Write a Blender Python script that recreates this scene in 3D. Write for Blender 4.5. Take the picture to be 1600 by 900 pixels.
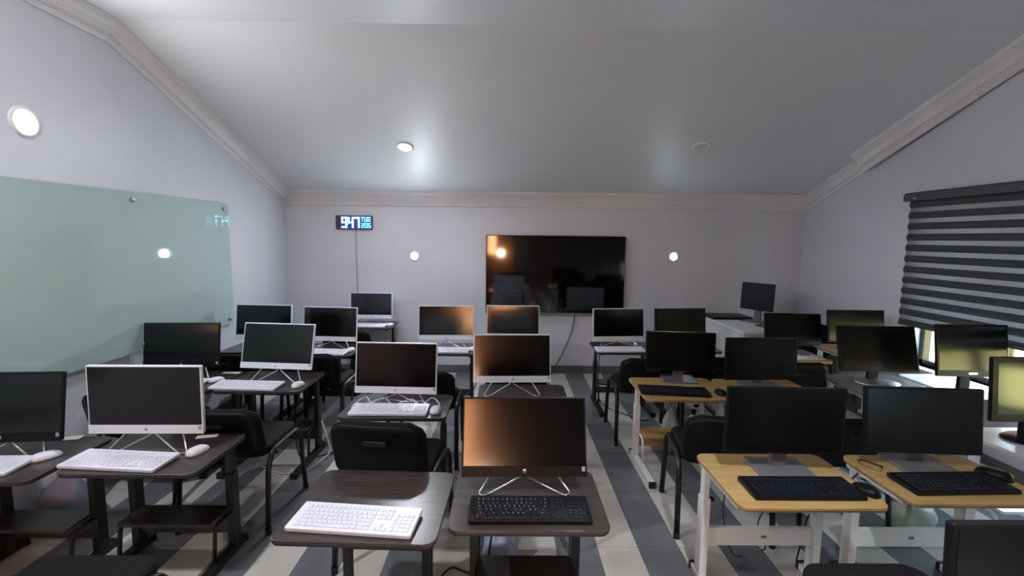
import bpy, math, random
from mathutils import Vector, Matrix
random.seed(7)
sc = bpy.context.scene
for o in list(bpy.data.objects):
    bpy.data.objects.remove(o, do_unlink=True)
C = sc.collection
R = math.radians

# ------------------------------------------------------------------ camera
def make_camera():
    yaw, pitch, roll, f = 0.0109684, 0.1076990, -0.0110696, 720.58
    fwd = Vector((math.sin(yaw)*math.cos(pitch), math.cos(yaw)*math.cos(pitch), -math.sin(pitch)))
    right = Vector((math.cos(yaw), -math.sin(yaw), 0))
    down = fwd.cross(right)
    r2 = right*math.cos(roll) + down*math.sin(roll)
    d2 = down*math.cos(roll) - right*math.sin(roll)
    cam = bpy.data.cameras.new('camera'); o = bpy.data.objects.new('camera', cam); C.objects.link(o)
    m = Matrix(((r2.x, -d2.x, -fwd.x, 0), (r2.y, -d2.y, -fwd.y, 0), (r2.z, -d2.z, -fwd.z, 1.66), (0, 0, 0, 1)))
    o.matrix_world = m
    cam.sensor_width = 36; cam.lens = f/1600*36; cam.clip_start = .02
    sc.camera = o
make_camera()

# ------------------------------------------------------------------ world, sun, exposure
w = bpy.data.worlds.new('World'); sc.world = w; w.use_nodes = True
bg = w.node_tree.nodes['Background']
bg.inputs[0].default_value = (.66, .83, 1.0, 1); bg.inputs[1].default_value = 20.0
sun = bpy.data.lights.new('sun', 'SUN'); sun.energy = 42.0; sun.angle = .01; sun.color = (1, .95, .86)
so = bpy.data.objects.new('sun', sun); C.objects.link(so)
so.rotation_euler = Vector((.75, .12, -.75)).to_track_quat('-Z', 'Y').to_euler()
sc.view_settings.view_transform = 'Standard'; sc.view_settings.look = 'None'
sc.view_settings.gamma = 1; sc.view_settings.use_curve_mapping = False
sc.view_settings.exposure = 0.0

# ------------------------------------------------------------------ materials
M = {}
def mat(name, col, rough=.5, metal=0, spec=.5, emit=None, es=0, coat=0, trans=0, alpha=1):
    m = bpy.data.materials.new(name); m.use_nodes = True
    b = m.node_tree.nodes['Principled BSDF']
    b.inputs['Base Color'].default_value = (*col, 1)
    b.inputs['Roughness'].default_value = rough; b.inputs['Metallic'].default_value = metal
    b.inputs['Specular IOR Level'].default_value = spec
    if coat: b.inputs['Coat Weight'].default_value = coat; b.inputs['Coat Roughness'].default_value = .06
    if trans: b.inputs['Transmission Weight'].default_value = trans
    if alpha < 1: b.inputs['Alpha'].default_value = alpha
    if emit: b.inputs['Emission Color'].default_value = (*emit, 1); b.inputs['Emission Strength'].default_value = es
    M[name] = m
    return m, b
def noise_color(m, b, c1, c2, scale, detail=4, stretch=(1, 1, 1), lo=.35, hi=.65, obj=True, bump=0):
    nt = m.node_tree; N = nt.nodes; L = nt.links
    tc = N.new('ShaderNodeTexCoord'); mp = N.new('ShaderNodeMapping'); mp.inputs['Scale'].default_value = stretch
    L.new(tc.outputs['Object'], mp.inputs[0])
    n = N.new('ShaderNodeTexNoise'); n.inputs['Scale'].default_value = scale; n.inputs['Detail'].default_value = detail
    L.new(mp.outputs[0], n.inputs['Vector'])
    r = N.new('ShaderNodeValToRGB'); r.color_ramp.elements[0].position = lo; r.color_ramp.elements[1].position = hi
    r.color_ramp.elements[0].color = (*c1, 1); r.color_ramp.elements[1].color = (*c2, 1)
    L.new(n.outputs['Fac'], r.inputs[0]); L.new(r.outputs[0], b.inputs['Base Color'])
    if bump:
        bp = N.new('ShaderNodeBump'); bp.inputs['Strength'].default_value = bump; bp.inputs['Distance'].default_value = .002
        L.new(n.outputs['Fac'], bp.inputs['Height']); L.new(bp.outputs[0], b.inputs['Normal'])
m, b = mat('wall_paint', (.62, .62, .68), .38, spec=.45); noise_color(m, b, (.60, .62, .69), (.65, .665, .73), 1.3, 3)
mat('rear_darkened', (.13, .11, .10), .5)  # rear wall colour darkened so the screens reflect an unlit rear
m, b = mat('ceiling_paint', (.62, .62, .62), .45, spec=.45); noise_color(m, b, (.67, .69, .72), (.71, .73, .755), .8, 2)
m, b = mat('cornice_white', (.72, .70, .72), .4); noise_color(m, b, (.68, .67, .69), (.75, .73, .75), 3, 3)
m, b = mat('tile_light', (.52, .50, .46), .28); noise_color(m, b, (.50, .485, .445), (.60, .58, .545), 3.5, 5)
m, b = mat('tile_dark', (.15, .16, .175), .28); noise_color(m, b, (.125, .135, .15), (.175, .185, .20), 3.5, 5)
mat('grout', (.20, .195, .19), .8)
m, b = mat('skirting', (.13, .135, .145), .35); noise_color(m, b, (.11, .115, .12), (.16, .165, .17), 3, 4)
m, b = mat('dark_wood', (.045, .034, .031), .27, spec=.5); noise_color(m, b, (.036, .028, .026), (.056, .043, .039), 7, 5, (.6, 9, 9))
m, b = mat('dark_wood_edge', (.025, .02, .019), .4)
m, b = mat('beech_wood', (.45, .30, .12), .30); noise_color(m, b, (.40, .26, .10), (.48, .33, .14), 7, 5, (.5, 8, 8))
mat('beech_edge', (.28, .145, .07), .5)
m, b = mat('grey_laminate', (.16, .155, .15), .3); noise_color(m, b, (.14, .135, .13), (.18, .175, .17), 9, 6, (.6, 9, 9))
mat('white_laminate', (.72, .74, .73), .25)
mat('white_metal', (.72, .74, .74), .35)
mat('black_metal', (.012, .012, .014), .4)
mat('chair_metal', (.012, .010, .009), .34, spec=.4)
m, b = mat('chair_fabric', (.007, .007, .008), .8, spec=.15); noise_color(m, b, (.005, .005, .006), (.010, .010, .011), 260, 2, bump=.3)
mat('chair_plastic', (.004, .004, .005), .45, spec=.18)
mat('rubber', (.01, .01, .01), .7)
mat('white_plastic', (.74, .75, .82), .32)
mat('key_white', (.70, .71, .79), .4)
mat('black_plastic', (.006, .006, .0075), .38, spec=.22)
mat('key_black', (.008, .010, .018), .35, spec=.35)
mat('key_print', (.45, .47, .52), .5)
mat('screen_gloss', (.002, .002, .003), .15, spec=.7)
mat('screen_matte', (.004, .004, .0045), .26, spec=.3)
mat('tv_screen', (.002, .002, .003), .06, spec=.9)
mat('grey_plastic', (.14, .14, .15), .4)
mat('silver', (.72, .72, .74), .22, metal=1)
mat('dull_silver', (.55, .56, .58), .4, metal=1)
mat('sticker', (.32, .33, .45), .5)
mat('glass_board', (.42, .55, .54), .03, spec=.6)
mat('glass_edge', (.12, .30, .27), .1)
mat('blind_dark', (.050, .052, .068), .75)
m, b = mat('blind_sheer', (.26, .26, .30), .8)
b.inputs['Transmission Weight'].default_value = 0.0
nt = m.node_tree; tr = nt.nodes.new('ShaderNodeBsdfTranslucent'); tr.inputs[0].default_value = (.5, .5, .55, 1)
mx = nt.nodes.new('ShaderNodeMixShader'); mx.inputs[0].default_value = .25
nt.links.new(b.outputs[0], mx.inputs[1]); nt.links.new(tr.outputs[0], mx.inputs[2]); nt.links.new(mx.outputs[0], nt.nodes['Material Output'].inputs[0])
mat('blind_rail', (.06, .062, .078), .5)
mat('window_frame', (.045, .028, .02), .4)
m, b = mat('window_glass', (.95, 1, 1), .0, spec=.5)
nt = m.node_tree; tp = nt.nodes.new('ShaderNodeBsdfTransparent'); tp.inputs[0].default_value = (.93, .97, .96, 1)
gl = nt.nodes.new('ShaderNodeBsdfGlossy'); gl.inputs['Roughness'].default_value = .02
mx = nt.nodes.new('ShaderNodeMixShader'); mx.inputs[0].default_value = .05
nt.links.new(tp.outputs[0], mx.inputs[1]); nt.links.new(gl.outputs[0], mx.inputs[2]); nt.links.new(mx.outputs[0], nt.nodes['Material Output'].inputs[0])
mat('lamp_glow', (1, 1, 1), .5, emit=(.93, .97, 1.0), es=14)
mat('lamp_rim', (.8, .8, .8), .35)
mat('lamp_off', (.66, .66, .64), .35)
mat('clock_case', (.02, .018, .022), .3)
mat('clock_face', (.004, .012, .06), .2, emit=(.0, .05, .30), es=.8)
mat('clock_digit', (.5, .9, 1), .4, emit=(.50, .95, 1.0), es=2.2)
mat('clock_digit_small', (.3, .8, .9), .4, emit=(.22, .80, .95), es=1.3)
mat('paper', (.75, .75, .72), .7)
mat('yellow_paper', (.55, .50, .18), .6)
mat('bag_plastic', (.42, .50, .66), .35)
mat('bag_green', (.42, .50, .44), .35)
mat('cable_black', (.01, .01, .01), .5)
mat('cable_white', (.62, .62, .62), .5)
mat('cable_grey', (.36, .36, .40), .5)
mat('ochre_wall', (.60, .50, .18), .9)
mat('foliage_ground', (.26, .34, .09), .9)
mat('roof_red', (.35, .12, .07), .8)
m, b = mat('door_wood', (.42, .16, .06), .4); noise_color(m, b, (.36, .125, .045), (.48, .19, .075), 6, 5, (8, 8, .5))
mat('glow_pane', (.8, .45, .25), .4, emit=(1.0, .42, .19), es=24.0)  # glow added behind the viewer to tint the screens orange
mat('added_lamp_glow', (1, .8, .6), .4, emit=(1.0, .72, .45), es=70)  # glow of the added lamp behind the viewer

# ------------------------------------------------------------------ mesh helpers
class MB:
    def __init__(s): s.v = []; s.f = []; s.sm = []
    def add(s, vs, fs, smooth=False):
        n = len(s.v); s.v += [tuple(v) for v in vs]
        for f in fs: s.f.append(tuple(i+n for i in f)); s.sm.append(smooth)
        return s
    def box(s, x0, x1, y0, y1, z0, z1, T=None):
        vs = [Vector(p) for p in ((x0,y0,z0),(x1,y0,z0),(x1,y1,z0),(x0,y1,z0),(x0,y0,z1),(x1,y0,z1),(x1,y1,z1),(x0,y1,z1))]
        if T: vs = [T @ v for v in vs]
        return s.add(vs, [(0,3,2,1),(4,5,6,7),(0,1,5,4),(1,2,6,5),(2,3,7,6),(3,0,4,7)])
    def plate(s, w, d, t, r=.03, bev=.004, seg=5, T=None, top_scale=1, smooth=False):
        """rounded rectangle plate in XY, bottom at z=0, thickness t"""
        def ring(inset, z):
            o = []; rr = max(r-inset, .001); hw, hd = w/2-inset, d/2-inset
            for cx, cy, a0 in ((hw-rr, hd-rr, 0), (-hw+rr, hd-rr, 90), (-hw+rr, -hd+rr, 180), (hw-rr, -hd+rr, 270)):
                for k in range(seg+1):
                    a = R(a0+90*k/seg); o.append(Vector((cx+rr*math.cos(a), cy+rr*math.sin(a), z)))
            return o
        b = min(bev, t/2.01)
        rings = [ring(b, 0), ring(b*.3, b*.3), ring(0, b), ring(0, t-b), ring(b*.3, t-b*.3), ring(b, t)]
        n = len(rings[0]); vs = [v for rg in rings for v in rg]
        if T: vs = [T @ v for v in vs]
        fs = []
        for i in range(len(rings)-1):
            for k in range(n): fs.append((i*n+k, i*n+(k+1) % n, (i+1)*n+(k+1) % n, (i+1)*n+k))
        fs.append(tuple(reversed(range(n)))); fs.append(tuple(range((len(rings)-1)*n, len(rings)*n)))
        return s.add(vs, fs, smooth)
    def tube(s, pts, r, seg=8, ry=None, up=None, closed=False, caps=True):
        pts = [Vector(p) for p in pts]; n = len(pts); ry = ry or r; vs = []
        prev = None
        for i, p in enumerate(pts):
            a = pts[max(i-1, 0)]; c = pts[min(i+1, n-1)]; t = (c-a).normalized()
            ref = Vector(up) if up else (prev if prev is not None else (Vector((0,0,1)) if abs(t.z) < .9 else Vector((1,0,0))))
            u = (ref - t*ref.dot(t)).normalized(); prev = u; q = t.cross(u)
            for k in range(seg):
                an = 2*math.pi*k/seg; vs.append(p + u*(r*math.cos(an)) + q*(ry*math.sin(an)))
        fs = []
        for i in range(n-1):
            for k in range(seg): fs.append((i*seg+k, i*seg+(k+1) % seg, (i+1)*seg+(k+1) % seg, (i+1)*seg+k))
        if caps: fs += [tuple(reversed(range(seg))), tuple(range((n-1)*seg, n*seg))]
        return s.add(vs, fs, True)
    def lathe(s, prof, T=None, seg=24):
        vs = []; fs = []; n = len(prof)
        for k in range(seg):
            a = 2*math.pi*k/seg
            for r_, z in prof: vs.append(Vector((r_*math.cos(a), r_*math.sin(a), z)))
        if T: vs = [T @ v for v in vs]
        for k in range(seg):
            k2 = (k+1) % seg
            for i in range(n-1): fs.append((k*n+i, k2*n+i, k2*n+i+1, k*n+i+1))
        return s.add(vs, fs, True)
    def mesh(s, name, m):
        me = bpy.data.meshes.new(name); me.from_pydata(s.v, [], s.f); me.update()
        me.polygons.foreach_set('use_smooth', s.sm)
        if m: me.materials.append(M[m])
        return me
    def build(s, name, m, parent=None, loc=None, rot=None):
        o = bpy.data.objects.new(name, s.mesh(name, m)); C.objects.link(o)
        if parent: o.parent = parent
        if loc is not None: o.location = loc
        if rot is not None: o.rotation_euler = rot
        return o
def link(me, name, parent, loc=(0,0,0), rot=(0,0,0)):
    o = bpy.data.objects.new(name, me); C.objects.link(o); o.parent = parent; o.location = loc; o.rotation_euler = rot
    return o
def tag(o, label, cat, group=None):
    o['label'] = label; o['category'] = cat
    if group: o['group'] = group
    return o
def thing(name, label, cat, loc, rz=0, group=None):
    o = bpy.data.objects.new(name, None); C.objects.link(o); o.empty_display_size = .1
    o.location = loc; o.rotation_euler = (0, 0, rz)
    return tag(o, label, cat, group)
def struct(o, label=None):
    o['kind'] = 'structure'
    if label: o['label'] = label
    return o
def bez(pts, n=10):
    """Catmull-Rom through pts"""
    P = [Vector(p) for p in pts]; P = [P[0]] + P + [P[-1]]; out = []
    for i in range(1, len(P)-2):
        for k in range(n):
            t = k/n; a, b_, c, d = P[i-1], P[i], P[i+1], P[i+2]
            out.append(.5*((2*b_) + (c-a)*t + (2*a-5*b_+4*c-d)*t*t + (3*b_-a-3*c+d)*t**3))
    out.append(P[-2]); return out
def fillet(pts, rad, n=5):
    P = [Vector(p) for p in pts]; out = [P[0]]
    for i in range(1, len(P)-1):
        a = (P[i-1]-P[i]); c = (P[i+1]-P[i]); ra = min(rad, a.length*.45, c.length*.45)
        p0 = P[i]+a.normalized()*ra; p1 = P[i]+c.normalized()*ra
        for k in range(n+1):
            t = k/n; out.append((1-t)**2*p0 + 2*t*(1-t)*P[i] + t*t*p1)
    out.append(P[-1]); return out
def RX(a): return Matrix.Rotation(a, 4, 'X')
def RZ(a): return Matrix.Rotation(a, 4, 'Z')
def TR(x, y, z): return Matrix.Translation((x, y, z))

# ------------------------------------------------------------------ room shell
XL, XR, YB, YR = -2.64, 3.575, 5.57, -3.6
ZB, YC, ZC = 2.16, 3.20, 3.05          # ceiling height at back wall, crease, flat ceiling height
K = (ZC-ZB)/(YB-YC)
def ceil_z(y): return ZC if y <= YC else ZC-(y-YC)*K

fl = struct(MB().box(XL-.2, XR+.2, YR-.2, YB+.2, -.12, -.004).build('floor', 'grout'))
TW, TL_, X0, Y0 = .2225, .55, .725, 2.33
def tile_mesh(nm, m_): return MB().plate(TW-.003, TL_-.004, .008, .002, .0012, 1).mesh(nm, m_)
tm = {0: tile_mesh('tile', 'tile_light'), 1: tile_mesh('tile', 'tile_dark')}
rest = {0: MB(), 1: MB()}
ix0 = math.floor((XL-X0)/TW); ix1 = math.ceil((XR-X0)/TW)
for i in range(ix0, ix1):
    xa, xb = max(X0+i*TW, XL), min(X0+(i+1)*TW, XR)
    dk = 1 if i % 2 == 0 else 0
    if xb-xa < .01: continue
    for j in range(-11, 6):
        ya, yb = max(Y0+j*TL_, YR), min(Y0+(j+1)*TL_, YB)
        if yb-ya < .01: continue
        full = abs(xb-xa-TW) < 1e-4 and abs(yb-ya-TL_) < 1e-4
        if j >= -1:
            if full: link(tm[dk], 'tile', fl, ((xa+xb)/2, (ya+yb)/2, -.008))
            else: MB().plate(xb-xa-.003, yb-ya-.004, .008, .002, .0012, 1).build('tile', ('tile_light', 'tile_dark')[dk], fl, ((xa+xb)/2, (ya+yb)/2, -.008))
        else:
            rest[dk].box(xa+.0015, xb-.0015, ya+.002, yb-.002, -.008, 0)
for dk in (0, 1):
    o = rest[dk].build('tile_rows', ('tile_light', 'tile_dark')[dk], fl); o['kind'] = 'stuff'

def gable(x0, x1):      # side wall prism following the ceiling
    pts = [(YR-.2, -.1), (YB+.2, -.1), (YB+.2, ceil_z(YB+.2)), (YC, ZC), (YR-.2, ZC)]
    n = len(pts); vs = [(x0, y, z) for y, z in pts]+[(x1, y, z) for y, z in pts]
    fs = [tuple(range(n)), tuple(reversed(range(n, 2*n)))]+[(i, i+n, (i+1) % n+n, (i+1) % n) for i in range(n)]
    return MB().add(vs, fs)
struct(gable(XL-.2, XL).build('wall_left', 'wall_paint'))
struct(MB().box(XL, XR, YB, YB+.2, -.1, ZB+.1).build('wall_back', 'wall_paint'))
struct(MB().box(XL, XR, YR-.2, YR, -.1, ZC).build('wall_rear', 'rear_darkened'))
# right wall: front window opening, and an unseen rear one added for reflections
WZ0, WZ1 = .60, 2.03
WINS = [(1.25, 3.96), (-3.25, -1.15)]
wr = MB()
ys = [YR-.2, -3.25, -1.15, 1.25, 3.96, YB+.2]
def wall_seg(y0, y1, z0=None, z1=None):
    if z0 is None: z0 = -.1
    yy = [y0]+([YC] if y0 < YC < y1 else [])+[y1]
    tops = [(y, ceil_z(y) if z1 is None else z1) for y in yy]
    pts = [(y0, z0), (y1, z0)]+list(reversed(tops)); n = len(pts)
    vs = [(XR, y, z) for y, z in pts]+[(XR+.2, y, z) for y, z in pts]
    wr.add(vs, [tuple(range(n)), tuple(reversed(range(n, 2*n)))]+[(i, i+n, (i+1) % n+n, (i+1) % n) for i in range(n)])
for i in range(5):
    if i in (1, 3):
        wall_seg(ys[i], ys[i+1], -.1, WZ0); wall_seg(ys[i], ys[i+1], WZ1, None)
    else: wall_seg(ys[i], ys[i+1])
struct(wr.build('wall_right', 'wall_paint'))
# ceiling: slope then flat
cz = lambda y: ZC-(y-YC)*K
pts = [(YR-.2, ZC), (YC, ZC), (YB+.3, cz(YB+.3)), (YB+.3, cz(YB+.3)+.15), (YC, ZC+.15), (YR-.2, ZC+.15)]
vs = [(XL-.2, y, z) for y, z in pts]+[(XR+.2, y, z) for y, z in pts]; n = 6
struct(MB().add(vs, [tuple(reversed(range(n))), tuple(range(n, 2*n))]+[(i, (i+1) % n, (i+1) % n+n, i+n) for i in range(n)]).build('ceiling', 'ceiling_paint'))

# cornice mouldings: profile (out from wall, down from ceiling)
PROF = [(0, 0), (.095, 0), (.095, .010), (.088, .016), (.088, .026), (.070, .036), (.052, .056), (.042, .078), (.036, .092), (.026, .094), (.026, .104), (.016, .108), (.016, .128), (.008, .140), (0, .140)]
def sweep(stations, name, label=None):
    """stations: list of functions (out, down)->xyz"""
    mb = MB(); n = len(PROF); vs = []
    for st in stations: vs += [st(a, b_) for a, b_ in PROF]
    fs = []
    for i in range(len(stations)-1):
        for k in range(n): fs.append((i*n+k, (i+1)*n+k, (i+1)*n+(k+1) % n, i*n+(k+1) % n))
    fs += [tuple(range(n)), tuple(reversed(range((len(stations)-1)*n, len(stations)*n)))]
    mb.add(vs, fs); return struct(mb.build(name, 'cornice_white'), label)
def zc(y): return ceil_z(y)
sweep([lambda a, b_: (XL+a, YB-a, zc(YB-a)-b_), lambda a, b_: (XR-a, YB-a, zc(YB-a)-b_)], 'trim_1')
sweep([lambda a, b_: (XL+a, YB-a, zc(YB-a)-b_), lambda a, b_: (XL+a, YC, ZC-b_), lambda a, b_: (XL+a, YR, ZC-b_)], 'trim_2')
sweep([lambda a, b_: (XR-a, YB-a, zc(YB-a)-b_), lambda a, b_: (XR-a*.9, 4.30, zc(4.30)-b_)], 'trim_3')
sweep([lambda a, b_: (XR-.060-a*1.6, 4.62, zc(4.62)-b_*1.25+.002), lambda a, b_: (XR-.02-a*1.35, YC, ZC-b_*1.1+.002), lambda a, b_: (XR-.02-a*1.35, YR, ZC-b_*1.1)], 'trim_4')
def skirt(name, x0, x1, y0, y1): struct(MB().box(x0, x1, y0, y1, 0, .098).build(name, 'skirting'))
skirt('baseboard_back', XL+.012, XR-.012, YB-.012, YB); skirt('baseboard_left', XL, XL+.012, YR, YB)
skirt('baseboard_right', XR-.012, XR, YR, YB); skirt('baseboard_rear', XL+.012, XR-.012, YR, YR+.012)

# ------------------------------------------------------------------ windows and blinds
def window(n, y0, y1):
    w_ = struct(bpy.data.objects.new('window_%d' % n, None)); C.objects.link(w_); w_.location = (XR+.10, (y0+y1)/2, WZ0)
    h = WZ1-WZ0; L_ = y1-y0; npan = max(3, round(L_/.68)); t = .045
    mb = MB(); mb.box(-.03, .03, -L_/2, L_/2, 0, t); mb.box(-.03, .03, -L_/2, L_/2, h-t, h)
    mb.box(-.03, .03, -L_/2, -L_/2+t, 0, h); mb.box(-.03, .03, L_/2-t, L_/2, 0, h)
    mb.build('window_frame', 'window_frame', w_)
    for i in range(1, npan):
        y = -L_/2+L_*i/npan; MB().box(-.025, .025, y-.03, y+.03, t, h-t).build('mullion', 'window_frame', w_)
    for i in range(npan):
        a = -L_/2+L_*i/npan+.03; b2 = -L_/2+L_*(i+1)/npan-.03
        MB().box(-.004, .004, a, b2, t, h-t).build('pane', 'window_glass', w_)
    MB().box(-.18, .0, -L_/2, L_/2, -.03, .0).build('window_sill', 'white_laminate', w_)
    p = bpy.data.lights.new('window_portal', 'AREA'); p.shape = 'RECTANGLE'; p.size = L_; p.size_y = h; p.cycles.is_portal = True
    po = bpy.data.objects.new('window_portal', p); C.objects.link(po); po.location = (XR+.17, (y0+y1)/2, (WZ0+WZ1)/2); po.rotation_euler = (0, R(90), 0)
for i, (a, c) in enumerate(WINS): window(i+1, a, c)
def blind(y0, y1, ztop, zbot, label):
    x = XR-.045
    t = thing('zebra_blind', label, 'window blind', (x, (y0+y1)/2, zbot), 0, None)
    h = ztop-zbot; L_ = y1-y0
    rail = MB(); prof = [(-.05, 0), (.045, 0), (.045, .075), (-.03, .075), (-.05, .055)]
    n = len(prof); vs = [(a, -L_/2-.03, h+b_) for a, b_ in prof]+[(a, L_/2+.03, h+b_) for a, b_ in prof]
    rail.add(vs, [tuple(reversed(range(n))), tuple(range(n, 2*n))]+[(i, (i+1) % n, (i+1) % n+n, i+n) for i in range(n)])
    ro = rail.build('headrail', 'blind_rail', t)
    MB().box(-.054, -.048, L_/2-.10, L_/2-.075, h+.012, h+.03).build('rail_clip', 'silver', ro)
    pitch = .0935; nst = int(h/pitch); dk = MB(); 
    dm = None
    for k in range(nst+1):
        zt = h-k*pitch; zb_ = max(zt-.056, 0)
        if zt <= 0.01: break
        if zt-zb_ > .05:
            if dm is None:
                # gently bowed band of cloth
                mbb = MB(); sg = 5
                vs = []; fs = []
                for q in range(sg+1):
                    z_ = -.056*q/sg; bow = -.010*math.sin(math.pi*q/sg)
                    vs += [(bow-.006, -L_/2, z_), (bow-.006, L_/2, z_), (bow-.003, L_/2, z_), (bow-.003, -L_/2, z_)]
                for q in range(sg):
                    a = q*4; c_ = a+4
                    for e in range(4): fs.append((a+e, a+(e+1) % 4, c_+(e+1) % 4, c_+e))
                fs += [(3, 2, 1, 0), (sg*4, sg*4+1, sg*4+2, sg*4+3)]
                dm = mbb.add(vs, fs, False).mesh('dark_band', 'blind_dark')
            link(dm, 'dark_band', t, (0, 0, zt))
        else: MB().box(-.009, -.003, -L_/2, L_/2, zb_, zt).build('dark_band', 'blind_dark', t)
        if zb_-(pitch-.056) > 0:
            MB().box(-.0045, -.003, -L_/2, L_/2, zb_-(pitch-.056), zb_).build('sheer_band', 'blind_sheer', t)
    MB().box(-.014, .002, -L_/2, L_/2, -.022, .004).build('bottom_bar', 'blind_rail', t)
    return t
blind(1.15, 4.055, 2.015, .955, 'dark grey striped zebra blind half lowered over window right')
blind(-3.35, -1.05, 2.015, .955, 'dark grey striped zebra blind over added rear window behind viewer')

# outside: lawn, neighbouring house
struct(MB().box(XR+.3, 40, -40, 45, -3.2, -3.0).build('ground', 'foliage_ground'))
nb = thing('neighbour_house', 'sunlit ochre house seen through the window gap', 'building', (12, 6, -3))
MB().box(-3.5, 3.5, -14, 14, 0, 4.2).build('wall', 'ochre_wall', nb)
MB().add([(-4, -14.5, 4.2), (4, -14.5, 4.2), (4, 14.5, 4.2), (-4, 14.5, 4.2), (0, -12, 6.0), (0, 12, 6.0)], [(0, 1, 4), (1, 2, 5, 4), (2, 3, 5), (3, 0, 4, 5), (3, 2, 1, 0)]).build('roof', 'roof_red', nb)
for y in (-9, -4.5, 0, 4.5, 9):
    MB().box(-3.56, -3.48, y-.7, y+.7, 1.2, 2.8).build('window', 'window_frame', nb)

# rear wall: unseen glowing door, added for the orange reflections in the screens
d1 = struct(bpy.data.objects.new('added_door_1', None)); C.objects.link(d1); d1.location = (-.38, YR, 0)
MB().box(-.58, -.50, 0, .06, 0, 2.70).build('jamb', 'door_wood', d1); MB().box(.50, .58, 0, .06, 0, 2.70).build('jamb', 'door_wood', d1)
MB().box(-.58, .58, 0, .06, 2.62, 2.70).build('head', 'door_wood', d1)
dl = MB(); dl.box(-.50, -.22, .0, .045, 0, 2.62); dl.box(.02, .50, .0, .045, 0, 2.62); dl.box(-.22, .02, 0, .045, 0, 1.15); dl.box(-.22, .02, 0, .045, 2.52, 2.62)
leaf = dl.build('door_leaf', 'door_wood', d1)
MB().box(-.22, .02, .012, .03, 1.15, 2.52).build('glow_pane', 'glow_pane', leaf)
MB().tube([(.42, .045, 1.02), (.42, .09, 1.02), (.32, .09, 1.02)], .009).build('door_handle', 'silver', leaf)

# ------------------------------------------------------------------ lamps
def lamp(label, loc, normal, r, power, on=True, name='recessed_lamp', col=(.86, .92, 1.0), spread=180):
    n = Vector(normal).normalized(); q = n.to_track_quat('Z', 'Y')
    t = thing(name, label, 'lamp', loc); t.rotation_mode = 'QUATERNION'; t.rotation_quaternion = q
    MB().lathe([(r*.86, .001), (r*.90, .012), (r*1.02, .012), (r*1.12, .004), (r*1.12, 0)], seg=32).build('rim', 'lamp_rim', t)
    MB().lathe([(0, .009), (r*.5, .009), (r*.90, .006)], seg=32).build('diffuser', 'lamp_glow' if on else 'lamp_off', t)
    if on:
        l = bpy.data.lights.new('lamp_light', 'AREA'); l.shape = 'DISK'; l.size = r*1.7; l.energy = power; l.color = col; l.spread = R(spread)
        lo = bpy.data.objects.new('lamp_light', l); C.objects.link(lo)
        lo.location = Vector(loc)+n*.016; lo.rotation_mode = 'QUATERNION'; lo.rotation_quaternion = (-n).to_track_quat('-Z', 'Y') if False else n.to_track_quat('-Z', 'Y')
    return t
sn = Vector((0, -K, -1)).normalized()
lamp('lit round recessed lamp in sloped ceiling above the clock', (-1.0, 4.59, ceil_z(4.59)), sn, .075, 17.5)
lamp('unlit round recessed lamp in sloped ceiling at right', (1.85, 4.53, ceil_z(4.53)), sn, .075, 0, False)
lamp('bright round lamp high on left wall above glass board', (XL, 2.62, 2.26), (1, 0, 0), .075, 19, name='wall_lamp', col=(1.0, .95, .98))
lamp('small bright round lamp on back wall left of television', (-1.115, YB, 1.433), (0, -1, 0), .052, 16, name='wall_lamp')
lamp('small bright round lamp on back wall right of television', (2.01, YB, 1.459), (0, -1, 0), .052, 2.5, name='wall_lamp', col=(.78, .90, 1.0))
lamp('added fill lamp in flat ceiling above camera, out of view', (-1.8, 1.1, ZC), (0, 0, -1), .075, 46, col=(.92, .93, 1.0))  # fill light added out of view, mainly for the left wall
lamp('added fill lamp in flat ceiling right of camera, out of view', (.75, .7, ZC), (0, 0, -1), .075, 26, col=(.95, .96, 1.0), spread=85)  # fill light added out of view to brighten the right-hand floor
sl = thing('added_floor_lamp', 'added unseen globe lamp for warm screen reflections, before rear door', 'lamp', (-.20, -3.25, 0))  # unseen lamp added for the warm blobs reflected in the screens
MB().lathe([(0, 0), (.13, 0), (.13, .015), (.02, .03), (0, .03)], None, 24).build('lamp_base', 'black_metal', sl)
MB().tube([(0, 0, .03), (0, 0, 1.10)], .011).build('pole', 'black_metal', sl)
MB().lathe([(.11*math.sin(R(a)), 1.20-.11*math.cos(R(a))) for a in range(0, 181, 15)], None, 20).build('globe', 'added_lamp_glow', sl)

# ------------------------------------------------------------------ back wall things
def tv():
    t = thing('television', 'large black flat-screen television mounted on back wall', 'television', (.578, YB-.02, .75))
    W, H = 1.665, .945
    MB().plate(W, H, .045, .008, .004, 2, TR(0, 0, H/2) @ RX(R(90))).build('case', 'black_plastic', t)
    MB().box(-W/2+.008, W/2-.008, -.0475, -.044, .022, H-.008).build('screen', 'tv_screen', t)
    MB().box(-W/2, W/2, -.049, -.045, 0, .018).build('bottom_bezel', 'grey_plastic', t)
    MB().box(-.30, .30, 0, .018, .25, .65).build('wall_bracket', 'black_metal', t)
tv()
SEG = {'a': ((0, 1), (1, 1)), 'b': ((1, 1), (1, .5)), 'c': ((1, .5), (1, 0)), 'd': ((0, 0), (1, 0)), 'e': ((0, 0), (0, .5)), 'f': ((0, .5), (0, 1)), 'g': ((0, .5), (1, .5)), 't': ((.5, 0), (.5, 1))}
CH = {'9': 'abcdfg', '4': 'fgbc', '7': 'abc', 'T': 'at', 'U': 'bcdef', 'E': 'adefg', '2': 'abged', '0': 'abcdef', '5': 'afgcd'}
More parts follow.
